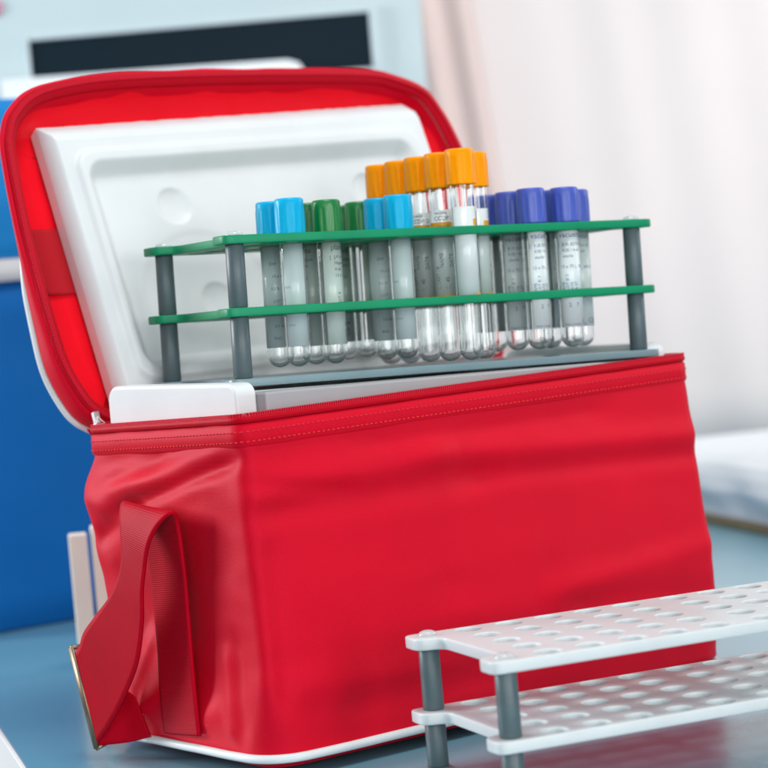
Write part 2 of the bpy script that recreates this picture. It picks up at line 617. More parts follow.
# white piping along the base seam
u0, u1, v0, v1, r = bag_footprint(9)
m = MB()
m.sweep([(p.x, p.y - 6.6 * (p.x / 290) * ss(150, 0, p.y), 8.9 - 5.0 * ss(150, 290, p.x) + 0.5 * noise.noise(Vector((p.x * 0.03, p.y * 0.03, 3)))) for p in resample(rr(u0 - 1.2, u1 + 1.2, v0 - 1.2, v1 + 1.2, r + 1.2, 10), 300)], 2.1, 10, True)
m.build('piping', M['piping'], bag)

# ---- carry strap on the left end: one twisted ribbon given by its two edges (u, v, z)
EDGE = [((-1.5, 86, 14), (-1.5, 55, 16)), ((-3, 84, 35), (-3, 53.5, 38)), ((-4, 81, 56), (-4, 52, 58)), ((-5, 80, 88), (-5, 50, 91)),
        ((-9, 78, 113), (-9, 46, 116)), ((-14, 79, 125), (-14, 41, 124)), ((-20, 77, 129), (-19, 39.5, 124)),
        ((-25, 73, 124), (-24, 43, 119)), ((-28, 69, 116), (-28, 46, 111)), ((-30, 67, 105), (-29, 50, 99)),
        ((-31, 71, 94), (-29.5, 53, 88)), ((-32, 79, 85), (-29, 56, 74)), ((-33, 91, 76), (-29, 64, 54)),
        ((-33.5, 103, 67), (-29, 80, 35)), ((-34, 108, 60), (-30, 95, 20)), ((-34.5, 112, 56), (-31, 104.5, 11.5)),
        ((-32, 114.5, 53), (-28, 107.5, 9.5)), ((-25, 113, 47), (-22, 107, 9)), ((-12, 112, 38), (-11, 104, 9)), ((-3, 108, 30), (-2.5, 98, 11))]
EDGE = [tuple((u * 0.62, v - u * 0.38 * 1.27, z + u * 0.38 * 0.2) for u, v, z in e) for e in EDGE]
L = catmull([e[0] for e in EDGE], 10)
Rr = catmull([e[1] for e in EDGE], 10)
rows = []
for a, b in zip(L, Rr):
    rows.append([a.lerp(b, k / 16) for k in range(17)])
m = MB()
m.grid(rows)
webm = mat('red_webbing', (0.42, 0.0008, 0.011), 0.55, 0.2, None, (40, 0.08), tint=(1, 0.2, 0.35))
strap = m.build('carry_strap', webm, bag, solid=1.7)
# cross ribs of the webbing
me = strap.data
uv = me.uv_layers.new(name='ribs')
nrow, ncol = len(rows), 17
lens = [0]
for i in range(1, nrow):
    lens.append(lens[-1] + (rows[i][8] - rows[i - 1][8]).length)
for lp in me.loops:
    i, k = divmod(lp.vertex_index, ncol)
    uv.data[lp.index].uv = (k / 16, lens[i] / 100)
nt = webm.node_tree
un = nt.nodes.new('ShaderNodeUVMap'); un.uv_map = 'ribs'
wv = nt.nodes.new('ShaderNodeTexWave'); wv.bands_direction = 'Y'; wv.inputs['Scale'].default_value = 30
wv.inputs['Distortion'].default_value = 0.5; wv.inputs['Detail'].default_value = 0
nt.links.new(un.outputs['UV'], wv.inputs['Vector'])
bp = nt.nodes.new('ShaderNodeBump'); bp.inputs['Strength'].default_value = 0.22; bp.inputs['Distance'].default_value = 0.3 * S
nt.links.new(wv.outputs['Fac'], bp.inputs['Height'])
nt.links.new(bp.outputs['Normal'], nt.nodes['Principled BSDF'].inputs['Normal'])
# buckle: flat metal slider the strap folds round
A, B = Vector((-22.6, 131.5, 55.6)), Vector((-19.8, 120.6, 6.2))
ax = (B - A).normalized()
sd = ax.cross(Vector((0.79, 0.61, 0))).normalized()
m = MB()
m.sweep([A, A.lerp(B, 0.5), B], 1, 10, flat=(1.0, 2.3))
in1, in2 = A + Vector((9, 1.5, -0.5)), B + Vector((9, 2.5, 1.5))
m.sweep([A, in1], 1.2, 8); m.sweep([B, in2], 1.2, 8); m.sweep([in1, in2], 1.2, 8)
m.build('buckle', M['metal'], strap)

# ---- lid: tilted back 17 degrees, hinged on the rear long edge. local axes: x along hinge, y up the lid, z out of its open side
lid = MB()
PHI = R(17)
LT = Matrix.Translation((0, 145, 161)) @ Matrix(((1, 0, 0), (0, math.sin(PHI), -math.cos(PHI)), (0, math.cos(PHI), math.sin(PHI)))).to_4x4()
LEFT = [(18, 0), (9, 6), (3, 15), (-3.3, 34), (-5.2, 58), (-6.2, 85), (-6.0, 117), (-3.6, 150), (-0.2, 162), (6, 172), (20, 182.7), (41, 188.5), (73, 192),
        (131, 193.3), (199, 192.9), (245, 191.6), (265, 188), (286, 179), (295, 165), (300, 150), (302.3, 135), (301, 100), (299, 60), (296, 30), (288, 10), (276, 0)]
NL = 420
out2 = resample(catmull(LEFT, 8), NL, closed=False)
cx, cy = 149, 95


def inset(path, d):
    res = []
    n = len(path)
    for k, p in enumerate(path):
        t = (path[min(k + 1, n - 1)] - path[max(k - 1, 0)]).normalized()
        res.append(Vector((p.x + t.y * d, p.y - t.x * d, 0)))
    return res


# outline runs clockwise seen from the open side, so +inset goes inwards
def lid_depth(p):
    return 3 + 12 * ss(125, 15, p.y)


rows = []
wob = [0.8 * noise.noise(Vector((p.x * 0.04, p.y * 0.04, 1))) for p in out2]
for ins, fz in ((9, 1.0), (5, 1.0), (2.0, 0.97), (0.3, 0.75), (0, 0.5), (0.4, 0.22), (1.6, 0.05), (3.0, 0.0)):
    pth = inset(out2, ins)
    rows.append([LT @ Vector((p.x, p.y + wv_ * 0.6, -lid_depth(o) * fz)) for p, o, wv_ in zip(pth, out2, wob)])
m = MB()
m.grid(rows)
# outer top panel closing the tray at the back
back = [LT @ Vector((p.x, p.y, -18.5)) for p in inset(out2, 24)]
m.grid([[LT @ Vector((p.x, p.y, -17.5)) for p in inset(out2, 15)], rows[0]])
m.grid([back, [LT @ Vector((p.x, p.y, -17.5)) for p in inset(out2, 15)]])
m.add(back + [LT @ Vector((cx, cy, -20))], [(k, k + 1, NL) for k in range(NL - 1)] + [(NL - 1, 0, NL)])
m.grid([[LT @ Vector((x, y, -17.4)) for x in (26, 80, 150, 220, 276)] for y in (-3, 2, 12, 45)])
lidc = m.build('lid', M['red'], bag)
# white piping on the lid's outer seam
n_ = len(out2)
pth = []
for k, p in enumerate(out2):
    t = (out2[min(k + 1, n_ - 1)] - out2[max(k - 1, 0)]).normalized()
    d = 1.4 + 5.5 * ss(70, 125, p.y)
    pth.append(Vector((p.x + t.y * d, p.y - t.x * d, 0)))
m = MB()
m.sweep([LT @ Vector((p.x, p.y, -lid_depth(o) * 1.0 - 0.6)) for p, o in zip(pth, out2)], 2.0, 10)
m.build('piping', M['piping'], lidc)
# zip tape on the lid, its teeth and stitching
rows = []
for ins, z in ((2.2, 0.2), (3.2, 0.8), (6.8, 0.2), (8.6, -0.8), (9.2, -2.0)):
    pth = inset(out2, ins)
    rows.append([LT @ Vector((p.x, p.y, z)) for p in pth])
m = MB(); m.grid(rows)
zt = m.build('zipper', M['red_tape'], lidc, solid=0.6)
m = MB()
n_t = 560
pp = resample(inset(out2, 4.4), n_t, closed=False)
for k, p in enumerate(pp):
    t = (pp[min(k + 1, n_t - 1)] - pp[max(k - 1, 0)]).normalized()
    nn = Vector((t.y, -t.x, 0))
    T = LT @ Matrix.Translation(p + Vector((0, 0, 1.2))) @ Matrix((t, nn, Vector((0, 0, 1)))).transposed().to_4x4()
    m.box(-0.4, 0.4, -1.15, 1.15, -0.8, 0.9, T)
m.build('zip_teeth', M['red_zip'], zt)
# lining inside the lid: slopes from the zip tape to the inner panel
rows = []
for ins, z in ((7.8, -1.2), (9.2, -4.5), (11.5, -9), (15, -12), (24, -13)):
    pth = inset(out2, ins)
    rows.append([LT @ Vector((p.x, p.y, z + (0.9 * noise.noise(Vector((p.x * 0.05, p.y * 0.05, z))) if z < -2 else 0))) for p in pth])
m = MB(); m.grid(rows)
last = rows[-1]
m.add(last + [LT @ Vector((cx, cy, -13.4))], [(k, k + 1, NL) for k in range(NL - 1)] + [(NL - 1, 0, NL)])
m.grid([[LT @ Vector((x, y, -13.8 + 1.6 * (y < 0))) for x in (14, 80, 150, 220, 285)] for y in (-1, 2, 12, 45)])
m.build('lining', M['red_inner'], lidc)
# darker red strip laid across the inner panel
m = MB()
rows = []
for k in range(41):
    x, zz = ((5.0, -1.2), (6.2, -3.6), (8.5, -7.9), (12.0, -10.9), (21, -12.1))[k] if k < 5 else (21 + 255 * (k - 4) / 36, -12.2)
    rows.append([LT @ Vector((x - 2.2 + (90 - y) * 0.02, y, zz)) for y in (74, 76, 108, 110)])
m.grid(rows)
m.build('inner_strip', M['red_dark'], lidc, solid=0.8)
# zip slider at the hinge end
m = MB()
T = LT @ Matrix.Translation((11, 4, 2.5))
m.box(-1.6, 1.6, -3, 3, -1.2, 1.2, T)
m.sweep([T @ Vector((0, 0, 1.5)), T @ Vector((-2.6, -4, 2.4)), T @ Vector((2.6, -4, 2.4)), T @ Vector((0, 0, 1.5))], 0.55, 6)
m.build('zip_slider', M['steel'], lidc, bevel=0.3)

# ---- moulded foam insert in the lid, a height field with rim, recess, ring and ejector dimples
NX, NY = 230, 150
SU0, SU1, SW0, SW1 = 0, 1, 0, 1


def foam_map(a, b):
    """a,b in 0..1 -> position on the insert's front (its outline is a slightly skewed quadrilateral)"""
    xl = 32.5 + (25.9 - 32.5) * b
    xr = 279.0 + (269.0 - 279.0) * b
    yb = 12
    yt = 151.5 + 6.0 * a
    return xl + (xr - xl) * a, yb + (yt - yb) * b


def rbox(x, y, x0, x1, y0, y1, r):
    """signed distance to a rounded box, negative inside"""
    qx = abs(x - (x0 + x1) / 2) - (x1 - x0) / 2 + r
    qy = abs(y - (y0 + y1) / 2) - (y1 - y0) / 2 + r
    return min(max(qx, qy), 0) + math.hypot(max(qx, 0), max(qy, 0)) - r


def foam_h(x, y, a, b):
    X = a * 244
    Y = b * 143
    h = 6.5
    h += 2.8 * ss(0, -3.0, rbox(X, Y, 5.5, 238.5, 5.5, 137.5, 12))      # step up from the flange to the rounded ridge
    dr = rbox(X, Y, 10, 232, 12, 131, 12)
    h -= 7.0 * ss(0.0, -9.0, dr)
    if dr < -6:
        for cx_, cy_, rad, dep in ((62, 103, 10.5, 2.6), (193, 103, 10.5, 2.6), (72, 48, 10.5, 2.2), (187, 48, 10.5, 2.2)):
            d = math.hypot(X - cx_, Y - cy_)
            h -= dep * max(0, 1 - (d / rad) ** 2) ** 0.75
        for cx_ in (68, 187):
            d = math.hypot(X - cx_, Y - 46)
            h -= 0.5 * ss(44, 39, d)
    h += 0.12 * noise.noise(Vector((x * 0.08, y * 0.08, 2)))
    return h


rows = []
for j in range(NY + 1):
    row = []
    for i in range(NX + 1):
        a, b = i / NX, j / NY
        x, y = foam_map(a, b)
        row.append(LT @ Vector((x, y, foam_h(x, y, a, b))))
    rows.append(row)
m = MB()
m.grid(rows)
per = [(i, 0) for i in range(NX + 1)] + [(NX, j) for j in range(1, NY + 1)] + [(i, NY) for i in range(NX - 1, -1, -1)] + [(0, j) for j in range(NY - 1, 0, -1)]
e0, e1, e2, e2b, e3 = [], [], [], [], []
for i, j in per:
    x, y = foam_map(i / NX, j / NY)
    jag = 0.5 * abs(noise.noise(Vector((x * 0.12, y * 0.12, 5))))
    e0.append(LT @ Vector((x, y, foam_h(x, y, i / NX, j / NY))))
    dx, dy = (x - 150) / 125, (y - 85) / 72
    ox, oy = (4.4 if dx < 0 else -2.0), (11.6 if dy > 0 else 2.0)
    e1.append(LT @ Vector((x + 0.35 * ox * dx, y + 0.3 * (oy + jag) * dy, 5.6)))
    e2.append(LT @ Vector((x + ox * dx, y + (oy + jag) * dy, -2.6)))
    e2b.append(LT @ Vector((x + ox * dx, y + (oy + jag) * dy, -3.4)))
    e3.append(LT @ Vector((x + ox * 0.8 * dx, y + oy * 0.9 * dy, -11.5)))
m.grid([e0, e1, e2, e2b, e3], True)
m.build('foam_insert', M['foam'], bag)

# ================================================================== FOAM BOX standing in the bag
box = empty('foam_box', BAG_LOC, (0, 0, BAG_YAW), 'white foam box liner rising out of the red bag under the green rack', 'foam box')


def wall_panel(name, pts2, axis, c0, c1, material, bevel):
    """profile polygon extruded along one axis"""
    m = MB()
    n = len(pts2)
    if axis == 'u':
        P = [(c0, a, b) for a, b in pts2] + [(c1, a, b) for a, b in pts2]
    else:
        P = [(a, c0, b) for a, b in pts2] + [(a, c1, b) for a, b in pts2]
    m.add(P, [tuple(range(n)), tuple(range(2 * n - 1, n - 1, -1))] + [(k, (k + 1) % n, n + (k + 1) % n, n + k) for k in range(n)], False)
    return m.build(name, material, box, bevel=bevel, segs=3)


endp = rr(20, 133, 20, 181, (2, 8, 6, 2), 8)
wall_panel('end_wall', endp, 'u', 12, 24, M['foam'], 1.6)
endp2 = rr(15, 132, 20, 176.5, (2, 14, 6, 2), 8)
wall_panel('end_wall', endp2, 'u', 270, 285, M['foam'], 1.6)
wall_panel('side_wall', [(24.3, 20), (269.7, 20), (269.7, 168.8), (262, 169.3), (32, 175.9), (24.3, 175.9)], 'v', 13.5, 29, M['foam_shade'], 1.2)  # raised front wall, its grey painted in place of the shaded interior
wall_panel('side_wall', rr(24.3, 269.7, 20, 172, 1.0, 2), 'v', 116, 131, M['foam'], 0.8)
wall_panel('ledge', [(24.3, 20), (269.6, 20), (269.6, 167.9), (24.3, 176.0)], 'v', 29.4, 68, M['foam'], 1.0)


# ================================================================== TUBE RACKS
def rack_plates(p, hole_r, thick, bev, seg=28):
    Lr, Wr = 11.25 * p, 4 * p
    a, b = 9.0, 8.0

    def fil(pts, r):
        out = []
        n = len(pts)
        for k in range(n):
            P0, P1, P2 = Vector(pts[k - 1]), Vector(pts[k]), Vector(pts[(k + 1) % n])
            d0, d1 = (P0 - P1), (P2 - P1)
            rr_ = min(r, d0.length * 0.45, d1.length * 0.45)
            A_, B_ = P1 + d0.normalized() * rr_, P1 + d1.normalized() * rr_
            for q in range(6):
                t = q / 5
                out.append(tuple(A_ * (1 - t) ** 2 + P1 * 2 * t * (1 - t) + B_ * t * t))
        return out
    nt_ = 2.5
    outline = [(-a, -b), (Lr + a, -b), (Lr + a, b), (Lr - nt_, b + 3), (Lr - nt_, Wr - b - 3), (Lr + a, Wr - b), (Lr + a, Wr + b), (-a, Wr + b),
               (-a, Wr - b), (nt_, Wr - b - 3), (nt_, b + 3), (-a, b)]
    cols = [1, 2, 3, 4, 5, 6.25, 7.25, 8.25, 9.25, 10.25]
    sp = [fil(outline, 5)]
    full = [fil(outline, 5)]
    for c in cols:
        for r_ in range(5):
            sp.append([(c * p + hole_r * math.cos(2 * math.pi * k / seg), r_ * p + hole_r * math.sin(2 * math.pi * k / seg)) for k in range(seg)][::-1])
    return curve_mesh(sp, thick, bev), curve_mesh(full, thick, bev)


def make_rack(root, p, hole_r, z_mid, z_top, thick, mplate, mbase, mpost, post_r, base_thick, post_z0, bars=False):
    holed, full = rack_plates(p, hole_r, thick, 0.7)
    basem = rack_plates(p, 1, base_thick, 0.6)[1]
    plates = [('top_plate', holed, z_top, mplate), ('middle_plate', holed.copy(), z_mid, mplate)]
    if bars:                                # two cross feet instead of a full base plate
        for x in (0, 11.25 * p):
            plates.append(('foot_bar', curve_mesh([rr(x - 5.5, x + 5.5, -5.5, 4 * p + 5.5, 5, 5)], base_thick, 0.7), 0, mbase))
    else:
        plates.append(('base_plate', basem, 0, mbase))
    for nm, me, z, mt in plates:
        me.materials.clear()
        me.materials.append(mt)
        o = bpy.data.objects.new(nm, me)
        col.objects.link(o)
        o.parent = root
        o.location = (0, 0, z * S)
    Lr, Wr = 11.25 * p, 4 * p
    for x in (0, Lr):
        for y in (0, Wr):
            m = MB()
            segs = [(post_z0, -base_thick / 2 - 0.05), (base_thick / 2 + 0.05, z_mid - thick / 2 - 0.05), (z_mid + thick / 2 + 0.05, z_top - thick / 2 - 0.05)]
            for a, b in segs:
                m.lathe([(0, a), (post_r - 0.5, a), (post_r, a + 0.5), (post_r - 0.08, b - 0.4), (post_r - 0.4, b), (0, b)], 32, (x, y))
            po = m.build('post', mpost, root)
            m = MB()
            zt = z_top + thick / 2 + 0.03
            m.lathe([(0, zt), (4.3, zt), (4.3, zt + 0.5), (3.6, zt + 1.5), (2.0, zt + 2.2), (0, zt + 2.4)], 28, (x, y))
            m.build('screw', M['screw'], po)


RM = Matrix.Translation(Vector((-66.71, 1099.53, 179.37)) * S) @ (Matrix.Rotation(0.5126, 4, 'Z') @ Matrix.Rotation(-0.0197, 4, 'X') @ Matrix.Rotation(0.0327, 4, 'Y'))
GP, GMID, GTOP = 20.6, 33.6, 68.2
rack = empty('test_tube_rack', label='green test tube rack with grey posts standing on the red bag', cat='tube rack')
rack.matrix_world = RM
make_rack(rack, GP, 6.95, GMID, GTOP, 4.2, M['green'], M['basegrey'], M['post'], 4.6, 3.8, -2.6)

wr = empty('test_tube_rack', (39.73, 943.07, 0), (0, 0, 0.384), 'empty white test tube rack with rows of holes in front of the red bag', 'tube rack')
make_wr_z = 3.6
wr.location.z = make_wr_z * S
make_rack(wr, 20.0, 6.0, 31.1 - make_wr_z - 2.6, 64.35 - make_wr_z - 2.6, 5.2, M['white_pl'], M['basegrey'], M['post'], 4.75, 4.0, -3.55, True)


# ================================================================== TUBES
def glass_profile(length, ro, ri):
    prof = []
    for k in range(13):                     # outside from the bottom pole up
        a = R(90 * k / 12)
        prof.append((ro * math.sin(a), ro - ro * math.cos(a)))
    prof += [(ro, ro + 0.6), (ro, ro + 2), (ro, length * 0.5), (ro, length - 3), (ro, length - 0.9), (ro, length - 0.4), (ro - 0.3, length), (ri + 0.2, length),
             (ri, length - 0.4), (ri, length - 0.9), (ri, length - 3), (ri, length * 0.5), (ri, ro + 2), (ri, ro + 0.6)]
    zb = ro - 0.1
    for k in range(12, -1, -1):
        a = R(90 * k / 12)
        prof.append((ri * math.sin(a), zb - (ri) * math.cos(a) + 0.0 + (1.6 - 1.0) * 0))
    return prof


def label_sheet(r, z0, z1, a0, a1, n=36):
    m = MB()
    m.grid([[(r * math.cos(R(a0 + (a1 - a0) * k / n)), r * math.sin(R(a0 + (a1 - a0) * k / n)), z) for k in range(n + 1)] for z in (z0, z1)])
    return m


def wrap_text(mb, body, size, ang, z, r, align='LEFT', vertical=False):
    vs, fs = text_verts(body, size, align)
    out = []
    for x, y in vs:
        if vertical:
            x, y = -y, x
        a = R(ang) + x / r
        out.append((r * math.cos(a), r * math.sin(a), z + y))
    mb.add(out, fs, False)


GL_SHORT, GL_TALL = MB(), MB()
GL_SHORT.lathe(glass_profile(76, 6.2, 5.25), 48)
GL_TALL.lathe(glass_profile(98, 6.2, 5.25), 48)


def cap_mesh(rad, h, skirt):
    """stopper cap: fluted skirt, bevelled dished top; z = 0 is its lower rim"""
    m = MB()
    n = 72
    prof = [(0.0, 2.0), (-0.0, 1.0)]
    rows = []
    rings = [(rad - 1.0, 0.0), (rad - 0.15, 0.25), (rad, 0.9), (rad, h * 0.30), (rad - 0.05, h * 0.72), (rad - 0.25, h * 0.80), (rad - 0.25, h - 1.2), (rad - 0.6, h - 0.4), (rad - 1.4, h), (rad - 3.2, h), (rad - 3.8, h - 0.8), (0.01, h - 0.8)]
    for i, (r_, z) in enumerate(rings):
        row = []
        for k in range(n):
            a = 2 * math.pi * k / n
            fl = 0.34 * (1 if (k % 6) < 3 else 0) if 2 <= i <= 4 else 0
            row.append(((r_ - fl) * math.cos(a), (r_ - fl) * math.sin(a), z))
        rows.append(row)
    ins = [[((rad - 1.05) * math.cos(2 * math.pi * k / n), (rad - 1.05) * math.sin(2 * math.pi * k / n), z) for k in range(n)] for z in (h - 5, 0.0)]
    m.grid(rows + [], True)
    m.grid([ins[0], rows[0]], True)
    m.add(ins[0], [tuple(range(n))], False)
    return m


CAMF = -90 - math.degrees(0.5126)      # the angle in the rack frame that points at the camera


def tube(c, r_, kind, label, group, face, z=None, spin=0):
    """c, r_: column/row of the rack; face: angle (rack frame) the printed side points to"""
    tall = kind == 'orange'
    zb = {'blue': 5.6, 'green': 5.8, 'purple': 5.8, 'orange': 2.7}[kind] if z is None else z
    capz = GTOP + 2.1 + 0.05 - zb + (0 if z is None else (z - 5.8)) if not tall else 88.6
    t = empty('test_tube')
    t.matrix_world = RM @ Matrix.Translation(Vector((c * GP, r_ * GP, zb)) * S)
    tag(t, label, 'test tube', group)
    (GL_TALL if tall else GL_SHORT).build('glass', M['glass'], t)
    cm = {'blue': 'capblue', 'green': 'capgreen', 'purple': 'cappurple', 'orange': 'caporange'}[kind]
    ch = {'blue': 18.4, 'green': 17.0, 'purple': 18.2, 'orange': 18.2}[kind]
    cr = {'blue': 7.55, 'green': 7.4, 'purple': 7.6, 'orange': 7.7}[kind]
    co = cap_mesh(cr, ch, 0).build('cap', M[cm], t)
    co.location.z = capz * S
    co.rotation_euler.z = R(spin)
    R1, R2 = 6.27, 6.33
    dark = MB()
    if kind == 'blue':
        wide = 54 if r_ == 1 else 100
        lb = label_sheet(R1, 10, 66, face - wide, face + wide).build('label', M['label_frost'], t, solid=0.05)
        sd = -50 if r_ == 1 else 30          # the print sits near one edge of the label
        for k in range(7):
            if r_ == 1 and k not in (1, 4):
                continue
            wrap_text(dark, ('9NC', '3.5 ml', 'coag', 'LOT', '3.2 %', '13 x 75', 'EXP')[k], 2.0 if r_ == 2 else 1.3, face + sd + (k % 2) * 8, 14 + 6.2 * k, R2)
        dark.build('print', M['ink_teal'], lb)
    elif kind == 'green':
        lb = label_sheet(R1, 9.5, 62, face - 92, face + 92).build('label', M['label_teal'], t, solid=0.05)
        wrap_text(dark, 'plasma', 4.0, face - 50, 56.4, R2)
        wrap_text(dark, '\u25a0', 3.4, face - 58, 51.2, R2)
        for k, s_ in enumerate(('LH Lithium', 'Heparin', '4 ml', '13 x 75')):
            wrap_text(dark, s_, 2.2, face - 36, 52.3 - 3.1 * k, R2)
        wrap_text(dark, 'LOT 4', 2.4, face - 12, 29, R2, vertical=True)
        wrap_text(dark, 'EXP 18', 2.4, face + 22, 13, R2, vertical=True)
        dark.build('print', M['ink_dark'], lb)
    elif kind == 'purple':
        lb = label_sheet(R1, 10.5, 62, face - 98, face + 98).build('label', M['label_white'], t, solid=0.05)
        tx = face - 84
        wrap_text(dark, 'vacuette', 4.0, tx, 56.8, R2)
        wrap_text(dark, '\u25a0', 3.6, tx - 10, 51.6, R2)
        for k, s_ in enumerate(('K3E EDTA K3', 'K3E / 4 ml', 'sterile')):
            wrap_text(dark, s_, 2.2, tx + 14, 52.4 - 3.0 * k, R2)
        wrap_text(dark, '13 x 75 |_ 454 217', 2.3, tx, 41.0, R2)
        for k, a in enumerate((8, 28, 50, 70)):
            wrap_text(dark, ('NAME', 'LOT B13', 'DATE', 'A 07')[k], 2.2, tx + a + 8, 28 + (k % 2) * 1.5, R2, vertical=True)
        wrap_text(dark, '2', 2.8, tx + 30, 21, R2)
        wrap_text(dark, '7', 2.8, tx + 66, 21, R2)
        wrap_text(dark, 'CE', 3.8, tx + 98, 12.2, R2)
        wrap_text(dark, 'Made in Austria', 1.5, tx + 2, 11.4, R2)
        dark.build('print', M['ink_blue'], lb)
    else:
        lb = label_sheet(R1, 31.5, 77.5, face - (190 if r_ == 0 else 120), face + (95 if r_ == 0 else 120)).build('label', M['label_white'], t, solid=0.05)
        for za, zc in ((67.8, 71.2), (31.8, 34.2)):
            label_sheet(R1 + 0.035, za, zc, face - 84, face + 84).build('orange_band', M['label_orange'], lb)
        wrap_text(dark, 'vacuette', 2.0, face - 50, 75.4, R2)
        wrap_text(dark, 'CCDP 211', 3.0, face - 52, 72.2, R2)
        wrap_text(dark, 'Z Serum Sep', 1.3, face - 40, 68.9, R2 + 0.03)
        for k, a in enumerate((-40, -18, 6, 28)):
            wrap_text(dark, ('I_ LOT 15', 'NAME', 'II_ 45', 'DATE')[k], 2.8, face + a, 37 + (k % 2) * 11, R2, vertical=True)
        dark.build('print', M['ink_dark'], lb)
    return t


GB, GG, GO, GV = ('light blue capped tubes in the green rack', 'green capped tubes in the green rack',
                  'tall orange capped tubes in the green rack', 'violet capped tubes in the green rack')
tube(2, 2, 'blue', 'light blue capped tube nearest the left posts, the rear one half hidden by its neighbour', GB, CAMF - 48, spin=10)
tube(2, 1, 'blue', 'light blue capped tube near the left posts, the front one with fully visible cap', GB, CAMF + 8)
tube(5, 2, 'blue', 'light blue capped tube between the green caps and another light blue cap', GB, CAMF - 48, spin=25)
tube(5, 1, 'blue', 'light blue capped tube with fully visible cap just left of the orange capped tubes', GB, CAMF + 4)
tube(3, 2, 'green', 'green capped tube partly hidden just right of the left light blue pair', GG, CAMF - 40)
tube(3, 1, 'green', 'green capped tube with the widest fully visible bright green cap', GG, CAMF + 60, spin=12)
tube(5, 4, 'green', 'dark green capped tube showing only a sliver between two green caps', GG, CAMF - 5, z=6.8)
tube(5, 3, 'green', 'dark green capped tube directly left of the right light blue pair', GG, CAMF + 100, z=7.2)
olab = ['large front orange capped tube, tallest in the photo with a frosted label back',
        'orange capped tube directly left of the large front orange one, band and CDC-like print showing',
        'orange capped tube third from the left in the orange row, printed label showing',
        'orange capped tube second from the left, its shaft behind a light blue cap',
        'leftmost orange capped tube, farthest back in the orange row']
for r_, (lb_, fc) in enumerate(zip(olab, (CAMF + 132, CAMF + 10, CAMF - 8, CAMF + 20, CAMF))):
    tube(6.25, r_, 'orange', lb_, GO, fc, spin=r_ * 3.3)
tube(7.25, 1, 'orange', 'orange capped tube on the right beside the violet caps, behind the large front one', GO, CAMF + 118)
tube(8.25, 2, 'purple', 'violet capped tube farthest left of the violet group, seen behind an orange capped tube', GV, CAMF + 165, spin=9)
tube(8.25, 1, 'purple', 'darker violet capped tube second from the left in the violet group', GV, CAMF + 48)
tube(8.25, 0, 'purple', 'left one of the two large front violet blue capped tubes', GV, CAMF + 68)
tube(9.25, 1, 'purple', 'violet capped tube showing only a sliver between the two large front violet caps', GV, CAMF + 120)
tube(9.25, 0, 'purple', 'right one of the two large front violet blue capped tubes', GV, CAMF + 42)
tube(10.25, 1, 'purple', 'rightmost violet capped tube, nearest the right posts of the green rack', GV, CAMF + 12)

# ================================================================== BLUE COOLER BAG behind
bb = empty('cooler_bag', (-322, 1536, 0), (0, 0, R(34)), 'closed blue cooler bag with a white band, behind the red bag', 'cooler bag')


def soft_block(x0, x1, y0, y1, z0, z1, rad, bulge, levels=18, inset_bottom=6):
    m = MB()
    rows = []
    for i in range(levels + 1):
        t = i / levels
        e = 0
        if i == 0:
            e = inset_bottom
        if i == levels:
            e = inset_bottom
        b = bulge * math.sin(math.pi * t)
        row = []
        ring = resample(rr(x0 + e, x1 - e, y0 + e, y1 - e, rad, 8), 160)
        for k, p in enumerate(ring):
            tt = (ring[(k + 1) % 160] - ring[k - 1]).normalized()
            d = b + 1.6 * noise.noise(Vector((p.x * 0.015, p.y * 0.015, t * 4)))
            row.append((p.x + tt.y * d, p.y - tt.x * d, z0 + (z1 - z0) * t))
        rows.append(row)
    m.grid(rows, True)
    m.add(rows[0], [tuple(range(160))[::-1]], False)
    m.add(rows[-1], [tuple(range(160))], False)
    return m


soft_block(0, 300, 0, 190, 1, 240, 18, 5).build('body', M['bluefab'], bb)
soft_block(-2, 302, -2, 192, 256, 365, 22, 3, inset_bottom=3).build('lid', M['bluelid'], bb)
soft_block(-3, 303, -3, 193, 240.5, 255.5, 18, 1.0, levels=6, inset_bottom=1).build('white_band', M['piping'], bb)

# ================================================================== BEIGE STAND between the bags
st = empty('wooden_stand', (-197, 1380, 0), (0, 0, R(8)), 'small beige wooden stand with two uprights between the red and the blue bag', 'stand')
for x, zt in ((0, 84), (13.5, 87)):
    m = MB(); m.box(x, x + 11, x * 0.6, x * 0.6 + 12, 8.2, zt)
    m.build('upright', M['beige'], st, bevel=1.2)
m = MB(); m.box(0, 70, -4, 40, 0, 8)
m.build('base', M['beige'], st, bevel=1.5)
m = MB(); m.box(27.4, 62, 14, 22, 34, 44)
m.build('crosspiece', M['beige'], st, bevel=1)

# ================================================================== ANALYSER behind
dv = empty('analyser', (0, 2050, 0), (0, 0, 0), 'pale bench analyser with a wide dark screen behind the open lid', 'lab instrument')
m = MB(); m.box(-470, 61, 0, 260, 1, 640)
m.build('housing', M['device'], dv, bevel=7, segs=4)
SX0, SX1, SZ0, SZ1 = -286, 14, 404, 452
m = MB()
m.box(SX0, SX1, -3, -0.5, SZ0, SZ1)
sc_ = m.build('screen', M['screen'], dv, bevel=0.8)
m = MB()
m.box(SX0 - 4, SX0 - 0.4, -6, -0.4, SZ0 - 6, SZ1 + 5)
m.box(SX1 + 0.4, SX1 + 8, -6, -0.4, SZ0 - 6, SZ1 + 5)
m.box(SX0 - 0.3, SX1 + 0.3, -6, -0.4, SZ1 + 0.4, SZ1 + 5)
m.box(SX0 - 0.3, SX1 + 0.3, -6, -0.4, SZ0 - 6, SZ0 - 0.4)
m.build('screen_frame', M['frame'], sc_, bevel=1.0)
m = MB()
m.grid([[(x, y, z) for x, z in ((-310, 330), (-310, 418), (-60, 414.5), (-50, 411), (-46, 404), (-46, 330))] for y in (-30, -8)])
